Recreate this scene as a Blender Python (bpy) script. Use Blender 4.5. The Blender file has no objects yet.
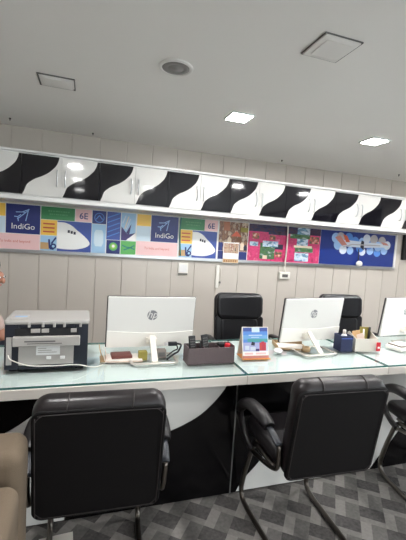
import bpy, bmesh, math, random
from math import sin, cos, pi, radians
from mathutils import Vector, Matrix
random.seed(7)
sc = bpy.context.scene
COL = sc.collection

# ------------------------------------------------------------------ measured camera
F, YAW, PIT, ROL = 357.98, 0.31497, -0.07771, 0.06302
H = 1.438                       # eye height
WALL = 3.6                      # distance of the panelled wall
CEIL = 2.352
fw = Vector((sin(YAW)*cos(PIT), cos(YAW)*cos(PIT), sin(PIT)))
r0 = Vector((cos(YAW), -sin(YAW), 0)); u0 = r0.cross(fw)
CR = cos(ROL)*r0 + sin(ROL)*u0
CU = -sin(ROL)*r0 + cos(ROL)*u0
def at_y(px, py, Y):
    """point of the plane at depth Y seen at a photo position (to measure the wall prints)"""
    d = (px-203)/F*CR - (py-270)/F*CU + fw
    return Vector((d.x/d.y*Y, Y, H + d.z/d.y*Y))

# ------------------------------------------------------------------ materials
def lin(c):
    return tuple(((v/255)/12.92 if v/255 <= .04045 else ((v/255+.055)/1.055)**2.4) for v in c)
MATS = {}
def mat(name, rgb, rough=.5, metal=0, spec=.5, coat=0, var=0, scale=20, bump=0, bscale=200, emit=0, stretch=None):
    if name in MATS: return MATS[name]
    m = bpy.data.materials.new(name); m.use_nodes = True
    nt = m.node_tree; b = nt.nodes['Principled BSDF']
    c = lin(rgb)
    b.inputs['Base Color'].default_value = (*c, 1)
    b.inputs['Roughness'].default_value = rough
    b.inputs['Metallic'].default_value = metal
    b.inputs['Specular IOR Level'].default_value = spec
    b.inputs['Coat Weight'].default_value = coat
    b.inputs['Coat Roughness'].default_value = .05
    tc = nt.nodes.new('ShaderNodeTexCoord')
    src = tc.outputs['Object']
    if stretch:
        mp = nt.nodes.new('ShaderNodeMapping'); mp.inputs['Scale'].default_value = stretch
        nt.links.new(src, mp.inputs['Vector']); src = mp.outputs['Vector']
    if var:
        n = nt.nodes.new('ShaderNodeTexNoise'); n.inputs['Scale'].default_value = scale
        n.inputs['Detail'].default_value = 4
        nt.links.new(src, n.inputs['Vector'])
        mx = nt.nodes.new('ShaderNodeMix'); mx.data_type = 'RGBA'
        mx.inputs[6].default_value = (*[max(0, v*(1-var)) for v in c], 1)
        mx.inputs[7].default_value = (*[min(1, v*(1+var)) for v in c], 1)
        nt.links.new(n.outputs['Fac'], mx.inputs[0]); nt.links.new(mx.outputs[2], b.inputs['Base Color'])
    if bump:
        n = nt.nodes.new('ShaderNodeTexNoise'); n.inputs['Scale'].default_value = bscale
        nt.links.new(src, n.inputs['Vector'])
        bp = nt.nodes.new('ShaderNodeBump'); bp.inputs['Strength'].default_value = bump
        bp.inputs['Distance'].default_value = .002
        nt.links.new(n.outputs['Fac'], bp.inputs['Height']); nt.links.new(bp.outputs['Normal'], b.inputs['Normal'])
    if emit:
        b.inputs['Emission Color'].default_value = (1, .985, .975, 1)
        b.inputs['Emission Strength'].default_value = emit
    MATS[name] = m
    return m

LIGHT = 190
mat('ceiling_paint', (238,235,231), .55, var=.015, scale=2)
mat('pvc_panel', (199,192,183), .32, var=.03, scale=3, stretch=(1,1,.15), spec=.45)
mat('room_paint', (226,223,219), .7)
mat('white_gloss', (224,223,219), .08, coat=.6)
mat('black_gloss', (19,18,24), .07, coat=.5, spec=.4)
mat('white_laminate', (226,232,229), .3)
mat('shelf_white', (232,232,230), .35)
mat('desk_white', (232,231,227), .25)
mat('desk_edge', (226,220,212), .4)
mat('desk_black', (13,12,14), .16, spec=.3, var=.1, scale=3)
mat('aluminium', (190,192,194), .3, metal=1)
mat('chrome', (150,146,140), .22, metal=1)
mat('gunmetal', (112,106,100), .28, metal=1)
mat('leather_brown', (24,18,20), .36, bump=.12, bscale=160, spec=.45)
mat('leather_back', (12,10,11), .6, bump=.15, bscale=260, spec=.2)
mat('leather_arm', (22,19,21), .42, bump=.12, bscale=160, spec=.4)
mat('leather_black', (19,19,23), .33, bump=.12, bscale=140, spec=.5)
mat('stitch', (46,40,40), .6)
mat('plastic_black', (24,24,27), .4)
mat('arm_cap', (40,43,50), .45)
mat('sofa_fabric', (104,90,74), .9, var=.14, scale=260, bump=.3, bscale=420)
mat('printer_navy', (28,32,44), .45)
mat('printer_grey', (172,168,164), .45)
mat('printer_lid', (164,161,157), .5)
mat('printer_dark', (22,22,26), .6)
mat('sticker_white', (228,228,228), .5)
mat('sticker_blue', (150,178,206), .5)
mat('cable_white', (232,228,218), .5)
mat('cable_black', (28,30,38), .5)
mat('monitor_white', (226,224,220), .35)
mat('monitor_chin', (244,241,234), .3)
mat('monitor_edge', (66,62,62), .4)
mat('screen_black', (12,12,14), .15)
mat('logo_grey', (132,132,136), .35)
mat('stand_silver', (204,198,190), .3, metal=.5)
mat('stand_white', (236,230,220), .35)
mat('box_leather', (92,78,80), .5, var=.12, scale=90, bump=.35, bscale=110)
mat('navy_cloth', (27,37,74), .6)
mat('holder_grey', (214,208,198), .5)
mat('red', (200,34,48), .4)
mat('tan_card', (206,168,120), .6)
mat('olive', (150,138,64), .6)
mat('grey_box', (134,124,118), .5)
mat('paper', (240,234,226), .7)
mat('paper_pink', (226,204,190), .7)
mat('maroon', (104,52,44), .5)
mat('tan_wood', (176,148,110), .5, var=.15, scale=30)
mat('skin', (176,126,104), .5)
mat('hair', (22,18,17), .6)
mat('shirt', (206,184,176), .85)
mat('trousers', (44,46,58), .9)
mat('socket_white', (232,230,222), .35)
mat('wire_dark', (34,34,34), .6)
mat('speaker_grey', (134,132,130), .6)
mat('panel_line', (96,94,92), .6)
mat('lamp_off', (230,227,223), .45)
mat('lamp_on', (255,255,255), .4, emit=LIGHT)
mat('lamp_dim', (255,255,255), .4, emit=48)
# print inks
inks = dict(navy=(28,42,110), indigo=(58,82,160), sky=(158,196,226), pale=(206,224,236), pink=(236,196,196), green=(48,128,76),
            leaf=(92,176,92), yellow=(244,198,84), orange=(226,150,70), white=(242,242,240), ink=(26,44,110), redink=(206,92,62),
            purple=(58,44,110), tan=(196,160,112), royal=(22,48,126), cloud=(150,186,232), cloudw=(206,214,228), bluec=(84,138,214),
            magenta=(190,46,98), dark=(28,28,52), brown=(132,88,58), cream=(226,208,184), teal=(40,128,120), greyp=(176,172,176),
            rust=(196,130,120), rustd=(168,104,72), limey=(150,200,90), greenlt=(96,160,112), midsky=(108,164,216), tealmid=(72,158,160), lilac=(168,172,214), case=(186,40,62))
for k, v in inks.items(): mat('ink_'+k, v, .35)
def photo_mat(name, stops, scale, stretch=(1,1,1)):
    """a printed photograph: patches of its colours"""
    m = bpy.data.materials.new(name); m.use_nodes = True; nt = m.node_tree; b = nt.nodes['Principled BSDF']
    b.inputs['Roughness'].default_value = .35
    tc = nt.nodes.new('ShaderNodeTexCoord'); mp = nt.nodes.new('ShaderNodeMapping'); mp.inputs['Scale'].default_value = stretch
    n = nt.nodes.new('ShaderNodeTexNoise'); n.inputs['Scale'].default_value = scale; n.inputs['Detail'].default_value = 3
    r = nt.nodes.new('ShaderNodeValToRGB'); cr = r.color_ramp
    while len(cr.elements) < len(stops): cr.elements.new(.5)
    for i, c in enumerate(stops):
        cr.elements[i].position = .3 + .4*i/(len(stops)-1); cr.elements[i].color = (*lin(c), 1)
    nt.links.new(tc.outputs['Object'], mp.inputs['Vector']); nt.links.new(mp.outputs['Vector'], n.inputs['Vector'])
    nt.links.new(n.outputs['Fac'], r.inputs['Fac']); nt.links.new(r.outputs['Color'], b.inputs['Base Color'])
    MATS[name] = m
photo_mat('photo_city', [(82,52,40),(156,116,86),(104,62,54),(206,184,158),(128,88,62)], 22, (1.4,1,.7))
photo_mat('photo_street', [(84,70,66),(200,176,150),(150,96,76),(226,216,204)], 34)
photo_mat('photo_night', [(18,22,56),(38,40,84),(70,44,66),(24,24,50)], 16, (1,1,2))
photo_mat('photo_green', [(30,64,42),(76,118,66),(46,88,66),(170,184,172)], 24, (.7,1,1.6))
photo_mat('photo_water', [(110,160,206),(214,226,236),(70,120,150),(150,190,220)], 22, (.7,1,1.6))
photo_mat('photo_pink', [(160,36,84),(206,56,112),(186,44,96),(214,100,136)], 18)
photo_mat('photo_market', [(120,46,50),(60,96,70),(196,90,80),(214,190,170)], 30)

# carpet: woven blocks of three greys laid at a slant
def carpet():
    m = bpy.data.materials.new('carpet'); m.use_nodes = True; nt = m.node_tree; N = nt.nodes; L = nt.links
    b = N['Principled BSDF']; b.inputs['Roughness'].default_value = .95; b.inputs['Specular IOR Level'].default_value = .1
    tc = N.new('ShaderNodeTexCoord'); mp = N.new('ShaderNodeMapping')
    mp.inputs['Rotation'].default_value = (0,0,radians(38)); mp.inputs['Scale'].default_value = (7.9,7.9,1)
    L.new(tc.outputs['Object'], mp.inputs['Vector'])
    sp = N.new('ShaderNodeSeparateXYZ'); L.new(mp.outputs['Vector'], sp.inputs[0])
    def mth(op, a, bb=None):
        n = N.new('ShaderNodeMath'); n.operation = op
        for i, v in enumerate((a, bb)):
            if v is None: continue
            if isinstance(v, (int, float)): n.inputs[i].default_value = v
            else: L.new(v, n.inputs[i])
        return n.outputs[0]
    u, v = sp.outputs['X'], sp.outputs['Y']
    par = mth('FLOORED_MODULO', mth('ADD', mth('FLOOR', u), mth('FLOOR', v)), 2)      # checker 0/1
    fu = mth('FRACT', u); fv = mth('FRACT', v)
    s1 = mth('LESS_THAN', fu, .42); s2 = mth('LESS_THAN', fv, .3)
    strip = mth('MAXIMUM', mth('MULTIPLY', par, s1), mth('MULTIPLY', mth('SUBTRACT', 1, par), mth('MULTIPLY', s2, .8)))
    no = N.new('ShaderNodeTexNoise'); no.inputs['Scale'].default_value = 55; no.inputs['Detail'].default_value = 6
    L.new(tc.outputs['Object'], no.inputs['Vector'])
    n2 = N.new('ShaderNodeTexNoise'); n2.inputs['Scale'].default_value = 2.6
    L.new(tc.outputs['Object'], n2.inputs['Vector'])
    base = mth('ADD', mth('MULTIPLY', par, .26), .14)
    val = mth('MAXIMUM', base, mth('MULTIPLY', strip, .86))
    val = mth('ADD', val, mth('MULTIPLY', mth('SUBTRACT', no.outputs['Fac'], .5), .55))
    val = mth('ADD', val, mth('MULTIPLY', mth('SUBTRACT', n2.outputs['Fac'], .5), .3))
    r = N.new('ShaderNodeValToRGB'); r.color_ramp.elements[0].color = (*lin((72,70,70)),1); r.color_ramp.elements[1].color = (*lin((150,146,142)),1)
    L.new(val, r.inputs['Fac']); L.new(r.outputs['Color'], b.inputs['Base Color'])
    bp = N.new('ShaderNodeBump'); bp.inputs['Strength'].default_value = .4; bp.inputs['Distance'].default_value = .004
    L.new(no.outputs['Fac'], bp.inputs['Height']); L.new(bp.outputs['Normal'], b.inputs['Normal'])
    MATS['carpet'] = m
carpet()
def glass(name, tint, gloss=.02):
    m = bpy.data.materials.new(name); m.use_nodes = True; nt = m.node_tree; N = nt.nodes; L = nt.links
    N.remove(N['Principled BSDF'])
    t = N.new('ShaderNodeBsdfTransparent'); t.inputs['Color'].default_value = (*tint, 1)
    g = N.new('ShaderNodeBsdfGlossy'); g.inputs['Roughness'].default_value = gloss
    f = N.new('ShaderNodeFresnel'); f.inputs['IOR'].default_value = 1.5
    mx = N.new('ShaderNodeMixShader')
    L.new(f.outputs[0], mx.inputs[0]); L.new(t.outputs[0], mx.inputs[1]); L.new(g.outputs[0], mx.inputs[2])
    L.new(mx.outputs[0], N['Material Output'].inputs['Surface'])
    MATS[name] = m
glass('glass_pane', (.97,.98,.97))
glass('glass_clear', (.95,.99,.985))
mat('glass_edge', (64,116,112), .12, spec=.6)

# ------------------------------------------------------------------ mesh building
class MB:
    def __init__(self): self.bm = bmesh.new(); self.mats = []
    def mi(self, name):
        if name not in self.mats: self.mats.append(name)
        return self.mats.index(name)
    def face(self, vs, m, smooth=False):
        try: f = self.bm.faces.new(vs)
        except ValueError: return
        f.material_index = self.mi(m); f.smooth = smooth
    def rings(self, rings, m, cap=True, closed=False, smooth=True):
        R = [[self.bm.verts.new(p) for p in r] for r in rings]
        n = len(R[0]); k = len(R)
        for i in range(k if closed else k-1):
            a, b = R[i], R[(i+1) % k]
            for j in range(n):
                self.face([a[j], a[(j+1) % n], b[(j+1) % n], b[j]], m, smooth)
        if cap and not closed:
            self.face(list(reversed(R[0])), m); self.face(R[-1], m)
        return self
    def box(self, x0, x1, y0, y1, z0, z1, m, r=0, seg=2, T=None):
        """box, its edges rounded by r (rounded outline in xz, lofted through y)"""
        if r <= 0:
            P = [Vector((x, y, z)) for z in (z0, z1) for y in (y0, y1) for x in (x0, x1)]
            if T: P = [T @ p for p in P]
            V = [self.bm.verts.new(p) for p in P]
            for q in ((0,2,3,1),(4,5,7,6),(0,1,5,4),(2,6,7,3),(0,4,6,2),(1,3,7,5)): self.face([V[i] for i in q], m)
            return self
        return self.slab((x0+x1)/2, (z0+z1)/2, x1-x0, z1-z0, y0, y1, r*1.001, r, m, seg, T)
    def slab(self, cx, cz, w, h, y0, y1, rad, edge, m, seg=3, T=None, bend=None):
        """plate with corner radius rad in xz, thickness y0..y1 with rounded rim"""
        def rr(ins):
            a, b, q = w/2-ins, h/2-ins, max(rad-ins, 1e-4)
            pts = []
            for (sx, sz, a0) in ((1,1,0),(-1,1,pi/2),(-1,-1,pi),(1,-1,3*pi/2)):
                for i in range(seg*2+1):
                    t = a0 + pi/2*i/(seg*2)
                    pts.append((cx+sx*(a-q)+q*cos(t), cz+sz*(b-q)+q*sin(t)))
            return pts
        rg = []
        e = min(edge, (y1-y0)/2)
        for i in range(seg+1):
            t = pi/2*i/seg; rg.append((e*(1-sin(t)), y0+e*(1-cos(t))))
        for i in range(seg+1):
            t = pi/2*(1-i/seg); rg.append((e*(1-sin(t)), y1-e*(1-cos(t))))
        out = []
        for ins, y in rg:
            L = []
            for (x, z) in rr(ins):
                p = Vector((x, y, z))
                if bend: p = bend(p)
                L.append(T @ p if T else p)
            out.append(L)
        return self.rings(list(reversed(out)), m)
    def tube(self, pts, r, m, n=10, closed=False, smooth=6, ry=None, up=None):
        P = [Vector(p) for p in pts]
        if smooth: P = catmull(P, smooth, closed)
        k = len(P); R = []
        tan = []
        for i in range(k):
            a = P[(i-1) % k] if (closed or i > 0) else P[0]
            b = P[(i+1) % k] if (closed or i < k-1) else P[-1]
            tan.append((b-a).normalized())
        nrm = Vector(up) if up else (Vector((0,0,1)) if abs(tan[0].z) < .9 else Vector((1,0,0)))
        for i in range(k):
            nrm = (Vector(up) if up else nrm)
            nn = nrm - tan[i]*nrm.dot(tan[i])
            if nn.length < 1e-5: nn = tan[i].orthogonal()
            nrm = nn.normalized(); bi = tan[i].cross(nrm)
            rr = r(i/(k-1)) if callable(r) else r
            r2 = rr if ry is None else (ry(i/(k-1)) if callable(ry) else ry)
            R.append([P[i] + bi*rr*cos(2*pi*j/n) + nrm*r2*sin(2*pi*j/n) for j in range(n)])
        return self.rings(R, m, closed=closed)
    def lathe(self, prof, m, n=24, c=(0,0,0), cap=True):
        R = [[Vector((c[0]+r*cos(2*pi*j/n), c[1]+r*sin(2*pi*j/n), c[2]+z)) for j in range(n)] for r, z in prof]
        return self.rings(R, m, cap=cap)
    def prism(self, poly, y0, y1, m, side=None):
        """polygon in xz pushed from y0 (front) to y1"""
        a = [self.bm.verts.new((x, y0, z)) for x, z in poly]; b = [self.bm.verts.new((x, y1, z)) for x, z in poly]
        n = len(poly)
        self.face(a, m); self.face(list(reversed(b)), m)
        for i in range(n): self.face([a[i], b[i], b[(i+1) % n], a[(i+1) % n]], side or m)
        return self
    def flat(self, poly, y, m):
        self.face([self.bm.verts.new((x, y, z)) for x, z in poly], m); return self
    def ellipsoid(self, c, rx, ry, rz, m, n=14, k=9):
        R = []
        for i in range(k+1):
            t = pi*i/k; s = max(sin(t), .02)
            R.append([Vector((c[0]+rx*s*cos(2*pi*j/n), c[1]+ry*s*sin(2*pi*j/n), c[2]-rz*cos(t))) for j in range(n)])
        return self.rings(R, m)
    def text(self, s, x, z, size, y, m, align='CENTER', shear=0, sx=1, T=None, bold=0):
        cu = bpy.data.curves.new('t', 'FONT'); cu.body = s; cu.size = size; cu.align_x = align; cu.align_y = 'CENTER'; cu.shear = shear
        cu.resolution_u = 3; cu.offset = bold
        o = bpy.data.objects.new('t', cu); COL.objects.link(o)
        me = bpy.data.meshes.new_from_object(o.evaluated_get(bpy.context.evaluated_depsgraph_get()))
        k = self.mi(m)
        vs = []
        for v in me.vertices:
            p = Vector((x+v.co.x*sx, y, z+v.co.y))
            vs.append(self.bm.verts.new(T @ p if T else p))
        for p in me.polygons:
            try:
                f = self.bm.faces.new([vs[i] for i in p.vertices]); f.material_index = k
            except ValueError: pass
        bpy.data.objects.remove(o); bpy.data.curves.remove(cu); bpy.data.meshes.remove(me)
        return self
    def build(self, name, parent=None, recalc=True):
        if recalc: bmesh.ops.recalc_face_normals(self.bm, faces=self.bm.faces)
        me = bpy.data.meshes.new(name); self.bm.to_mesh(me); self.bm.free()
        for n in self.mats: me.materials.append(MATS[n])
        o = bpy.data.objects.new(name, me); COL.objects.link(o)
        if parent: o.parent = parent
        return o
def catmull(P, s, closed=False):
    out = []; k = len(P)
    rng = range(k) if closed else range(k-1)
    for i in rng:
        p0 = P[(i-1) % k] if (closed or i > 0) else P[0]*2-P[1]
        p1, p2 = P[i], P[(i+1) % k]
        p3 = P[(i+2) % k] if (closed or i+2 < k) else P[-1]*2-P[-2]
        for j in range(s):
            t = j/s
            out.append(.5*((2*p1)+(p2-p0)*t+(2*p0-5*p1+4*p2-p3)*t*t+(3*p1-p0-3*p2+p3)*t**3))
    if not closed: out.append(P[-1].copy())
    return out
def curve2(pts, s=6): return [(p.x, p.y) for p in catmull([Vector((a, b, 0)) for a, b in pts], s)]
def tag(o, label, cat, group=None, kind=None):
    if label: o['label'] = label
    if cat: o['category'] = cat
    if group: o['group'] = group
    if kind: o['kind'] = kind
    return o
def thing(name, label, cat, loc=(0,0,0), rz=0, group=None):
    o = bpy.data.objects.new(name, None); COL.objects.link(o); o.empty_display_size = .1
    o.location = loc; o.rotation_euler = (0,0,rz)
    return tag(o, label, cat, group)
def kids(o): return [c for c in bpy.data.objects if c.parent == o]
def dup(src, loc, rz=None, label=None):
    r = src.copy(); COL.objects.link(r); r.location = loc
    if rz is not None: r.rotation_euler = (0,0,rz)
    if label: r['label'] = label
    for ch in kids(src):
        c = ch.copy(); COL.objects.link(c); c.parent = r
        for g in kids(ch):
            d = g.copy(); COL.objects.link(d); d.parent = c
    return r
def struct(o): o['kind'] = 'structure'; return o

# ------------------------------------------------------------------ the room
XL, XR, YB = -2.6, 4.8, -3.4
struct(MB().box(XL, XR, YB, WALL+.05, -.06, 0, 'carpet').build('floor'))
struct(MB().box(XL, XR, YB, WALL+.05, CEIL, CEIL+.06, 'ceiling_paint').build('ceiling'))
struct(MB().box(XL-.06, XL, YB, WALL+.05, 0, CEIL, 'room_paint').build('wall_left'))
# unseen glazing added in right and back walls; its daylight brightens ceiling and right side
WY0, WY1, WX0, WX1, WZ0, WZ1 = -2.9, 1.6, .6, 4.4, .12, 2.25
m = MB().box(XR, XR+.06, YB, WY0, 0, CEIL, 'room_paint').box(XR, XR+.06, WY1, WALL+.05, 0, CEIL, 'room_paint')
m.box(XR, XR+.06, WY0, WY1, 0, WZ0, 'room_paint').box(XR, XR+.06, WY0, WY1, WZ1, CEIL, 'room_paint'); struct(m.build('wall_right'))
m = MB().box(XL, WX0, YB-.06, YB, 0, CEIL, 'room_paint').box(WX1, XR, YB-.06, YB, 0, CEIL, 'room_paint')
m.box(WX0, WX1, YB-.06, YB, 0, WZ0, 'room_paint').box(WX0, WX1, YB-.06, YB, WZ1, CEIL, 'room_paint'); struct(m.build('wall_back'))
m = MB()
for y in (WY0, WY0+1.5, WY0+3.0, WY1-.05): m.box(XR+.005, XR+.055, y, y+.05, WZ0, WZ1, 'aluminium')
m.box(XR+.005, XR+.055, WY0, WY1, WZ0, WZ0+.05, 'aluminium').box(XR+.005, XR+.055, WY0, WY1, WZ1-.05, WZ1, 'aluminium')
f = struct(m.build('added_window_1')); struct(MB().box(XR+.028, XR+.033, WY0+.02, WY1-.02, WZ0+.02, WZ1-.02, 'glass_pane').build('pane', f))
m = MB()
for x in (WX0, WX0+1.25, WX0+2.5, WX1-.05): m.box(x, x+.05, YB-.055, YB-.005, WZ0, WZ1, 'aluminium')
m.box(WX0, WX1, YB-.055, YB-.005, WZ0, WZ0+.05, 'aluminium').box(WX0, WX1, YB-.055, YB-.005, WZ1-.05, WZ1, 'aluminium')
f = struct(m.build('added_window_2')); struct(MB().box(WX0+.02, WX1-.02, YB-.033, YB-.028, WZ0+.02, WZ1-.02, 'glass_pane').build('pane', f))
# panelled wall: 25 cm boards with a narrow rebate between them
w = MB(); x = -.67-.249*8
prof = [(XL, WALL)]
while x < XR:
    if x > XL+.02: prof += [(x-.005, WALL), (x-.003, WALL+.007), (x+.003, WALL+.007), (x+.005, WALL)]
    x += .249
prof += [(XR, WALL)]
a = [w.bm.verts.new((px, py, 0)) for px, py in prof]; b = [w.bm.verts.new((px, py, CEIL)) for px, py in prof]
for i in range(len(prof)-1): w.face([a[i], a[i+1], b[i+1], b[i]], 'pvc_panel')
c0 = [w.bm.verts.new((px, WALL+.06, z)) for z in (0, CEIL) for px in (XL, XR)]
w.face([c0[0], c0[2], c0[3], c0[1]], 'pvc_panel')
struct(w.build('wall_front', recalc=False))
struct(MB().box(XL, XR, WALL-.02, WALL-.001, .0, .08, 'shelf_white', .004).build('baseboard_front'))

# ------------------------------------------------------------------ ceiling fittings
LG = 'square ceiling lights'
def square_light(x, y, on, label, s=.172):
    t = thing('ceiling_light', label, 'ceiling light', (x, y, CEIL), 0, LG)
    f = MB()
    for (x0, x1, y0, y1) in ((-s/2, s/2, -s/2, -s/2+.012), (-s/2, s/2, s/2-.012, s/2), (-s/2, -s/2+.012, -s/2+.012, s/2-.012), (s/2-.012, s/2, -s/2+.012, s/2-.012)):
        f.box(x0, x1, y0, y1, -.011, -.0005, 'white_laminate' if on else 'lamp_off')
    f.build('frame', t)
    MB().box(-s/2+.012, s/2-.012, -s/2+.012, s/2-.012, -.007, -.0006, ('lamp_on' if y > 1.2 else 'lamp_dim') if on else 'lamp_off').build('diffuser', t)
    return t
square_light(1.003, 2.46, True, 'lit square ceiling light above the middle desk, in front of the wall cabinets')
square_light(2.203, 2.45, True, 'lit square ceiling light nearest the right edge of the photo')
for i, (x, y) in enumerate([(-.2,1.34),(2.2,1.3),(3.4,2.45),(3.4,1.3),(-.2,.1),(1.0,.1),(2.2,.1),(-.2,-1.3),(1.0,-1.3),(2.2,-1.3),(3.4,-.6),(-1.6,-.6)]):
    square_light(x, y, True, 'lit square ceiling light out of the frame, above or behind the photographer')
# unlit panels with a dark border line
def dead_panel(x0, x1, y0, y1, label, lw):
    t = thing('ceiling_panel', label, 'ceiling panel', ((x0+x1)/2, (y0+y1)/2, CEIL), 0, 'unlit square panels in the ceiling')
    a, b = (x1-x0)/2, (y1-y0)/2
    f = MB()
    f.box(-a, a, -b, -b+lw, -.006, -.0005, 'panel_line'); f.box(-a, -a+lw, -b+lw, b, -.006, -.0005, 'panel_line')
    f.box(-a+lw, a, b-lw*.6, b, -.006, -.0005, 'panel_line'); f.box(a-lw*.6, a, -b+lw, b-lw*.6, -.006, -.0005, 'panel_line')
    f.build('frame', t)
    MB().box(-a+lw+.003, a-lw-.003, -b+lw+.003, b-lw-.003, -.010, -.0005, 'lamp_off', .003).build('cover', t)
    MB().box(-a*.66, a*.66, -b*.66, b*.66, -.0125, -.0101, 'lamp_off').build('lens', t)
dead_panel(-.316, -.108, 2.35, 2.52, 'unlit square ceiling panel with a dark rim, at the upper left of the photo', .008)
dead_panel(.92, 1.115, 1.362, 1.55, 'large unlit square ceiling panel with a thin dark outline, at the upper right', .0028)
t = thing('ceiling_speaker', 'round grey ceiling speaker with a white ring', 'ceiling speaker', (.412, 1.945, CEIL))
R0 = .092
MB().lathe([(R0, -.0005), (R0, -.006), (R0-.006, -.010), (R0-.018, -.008), (R0-.018, -.0006)], 'lamp_off', 40).build('ring', t)
g = MB().lathe([(R0-.019, -.001), (R0-.019, -.006), (.045, -.0095), (.044, -.008), (.040, -.008), (.039, -.0098), (.014, -.0105), (.013, -.0125), (.002, -.013)], 'speaker_grey', 40)
g.build('grille', t)
for px, py, lab in ((10,118,'small ceiling hook at the far left of the photo'),(93,133,'small ceiling hook above the second pair of cabinet doors'),(282,160,'small ceiling hook between the two lit ceiling lights'),(399,174.5,'small ceiling hook at the far right of the photo')):
    d = at_y(px, py, 1) - Vector((0,0,H)); p = d*((CEIL-H)/d.z)
    tag(MB().lathe([(.008,-.0005),(.009,-.006),(.004,-.012),(.002,-.022)], 'panel_line', 10).build('ceiling_hook'), lab, 'hook', 'small hooks in the ceiling').location = (p.x, p.y, CEIL)

# ------------------------------------------------------------------ wall cabinets
YC, DW, X0C = 3.3, .30598, -.5337
ZB, ZT = 1.726, 2.075
S = curve2([(.03,0),(.075,.09),(.14,.25),(.25,.35),(.36,.42),(.48,.475),(.59,.535),(.69,.605),(.78,.69),(.855,.775),(.91,.89),(.935,1)], 4)
zb, zt = ZB+.012, ZT-.012
def door(parent, x0, left):
    """left: black upper left, white lower right; else white upper left, black lower right"""
    g_ = .0012
    xa, xb = x0+g_, x0+DW-g_
    C = [(xa+(xb-xa)*u, zb+(zt-zb)*v) for u, v in S]
    lower = C + [(xb, zt), (xb, zb)]
    upper = [(xa, zb)] + C + [(xa, zt)]
    m = MB()
    m.prism(lower, YC-.018, YC, 'white_gloss' if left else 'black_gloss')
    m.prism(upper, YC-.018, YC, 'black_gloss' if left else 'white_gloss')
    d = m.build('door', parent)
    hx = xb-.034 if left else xa+.034
    if not left: hx = xa+.03
    zc = zb+(zt-zb)*.47
    h = MB().tube([(hx,YC-.018,zc-.066),(hx,YC-.036,zc-.055),(hx+.004*(1 if left else -1),YC-.044,zc),(hx,YC-.036,zc+.055),(hx,YC-.018,zc+.066)], .0055, 'aluminium', 8)
    h.build('handle', d)
    return d
cab_where = {-2:'leftmost, cut by the left edge of the photo',0:'above the first blue airline tile',2:'second from the left edge, above the airliner nose',
             4:'third, above the second blue airline tile',6:'above the city photo poster',8:'above the pink travel collage',10:'above the left half of the cloud poster',12:'rightmost, cut by the right edge of the photo'}
cab_lab = {-2:'black and white wall cabinet, leftmost and cut off by the left edge of the photo',
 0:'black and white wall cabinet above the airliner nose print, beside the leftmost cut-off cabinet',
 2:'black and white wall cabinet above the tailfin print and the second yellow tile',
 4:'black and white wall cabinet above the second airliner nose print',
 6:'black and white wall cabinet above the left half of the pink travel collage',
 8:'black and white wall cabinet above the right half of the pink travel collage',
 10:'black and white wall cabinet above the blue poster with clouds',
 12:'black and white wall cabinet, rightmost and cut off by the right edge of the photo'}
for k in range(-2, 14, 2):
    xa = X0C+DW*k
    t = thing('wall_cabinet', cab_lab[k], 'cabinet', (0,0,0), 0, 'row of wall cabinets with wave doors')
    bmb = MB(); th = .016; y1 = WALL-.006
    bmb.box(xa+.001, xa+th, YC+.001, y1, ZB, ZT, 'shelf_white'); bmb.box(xa+2*DW-th, xa+2*DW-.001, YC+.001, y1, ZB, ZT, 'shelf_white')
    bmb.box(xa+th, xa+2*DW-th, YC+.001, y1, ZB, ZB+th, 'shelf_white'); bmb.box(xa+th, xa+2*DW-th, YC+.001, y1, ZT-th, ZT, 'shelf_white')
    bmb.box(xa+th, xa+2*DW-th, y1-.006, y1, ZB+th, ZT-th, 'shelf_white')
    bmb.build('carcass', t)
    door(t, xa, True); door(t, xa+DW, False)
xe = X0C+DW*14
s = MB().box(X0C-DW*2, xe, YC-.028, WALL-.006, ZB-.034, ZB-.001, 'shelf_white', .003)
tag(s.build('cabinet_shelf'), 'long white bottom shelf board running under the whole row of wall cabinets', 'shelf')
s = MB().box(X0C-DW*2, xe, YC-.022, WALL-.006, ZT+.001, ZT+.020, 'shelf_white', .003)
tag(s.build('cabinet_top_board'), 'long white top board running over the whole row of wall cabinets', 'board')

# ------------------------------------------------------------------ notice board and prints
PY = WALL-.020                    # front of the backing board
def W(x, y):
    p = at_y(x, y, PY); return (p.x, p.z)
ZL = 1.258
fb = thing('notice_board', 'long white framed notice board under the wall cabinets carrying all the prints', 'notice board')
MB().box(-.84, 3.69, PY, WALL-.001, ZL+.012, 1.675, 'shelf_white').build('backing_board', fb)
MB().box(-.84, 3.715, PY-.012, WALL-.001, ZL-.018, ZL+.012, 'aluminium', .002).build('bottom_rail', fb)
MB().box(3.69, 3.715, PY-.012, WALL-.001, ZL+.012, 1.675, 'shelf_white', .002).build('end_rail', fb)
ZTOP, ZBOT = 1.672, ZL+.013

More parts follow.
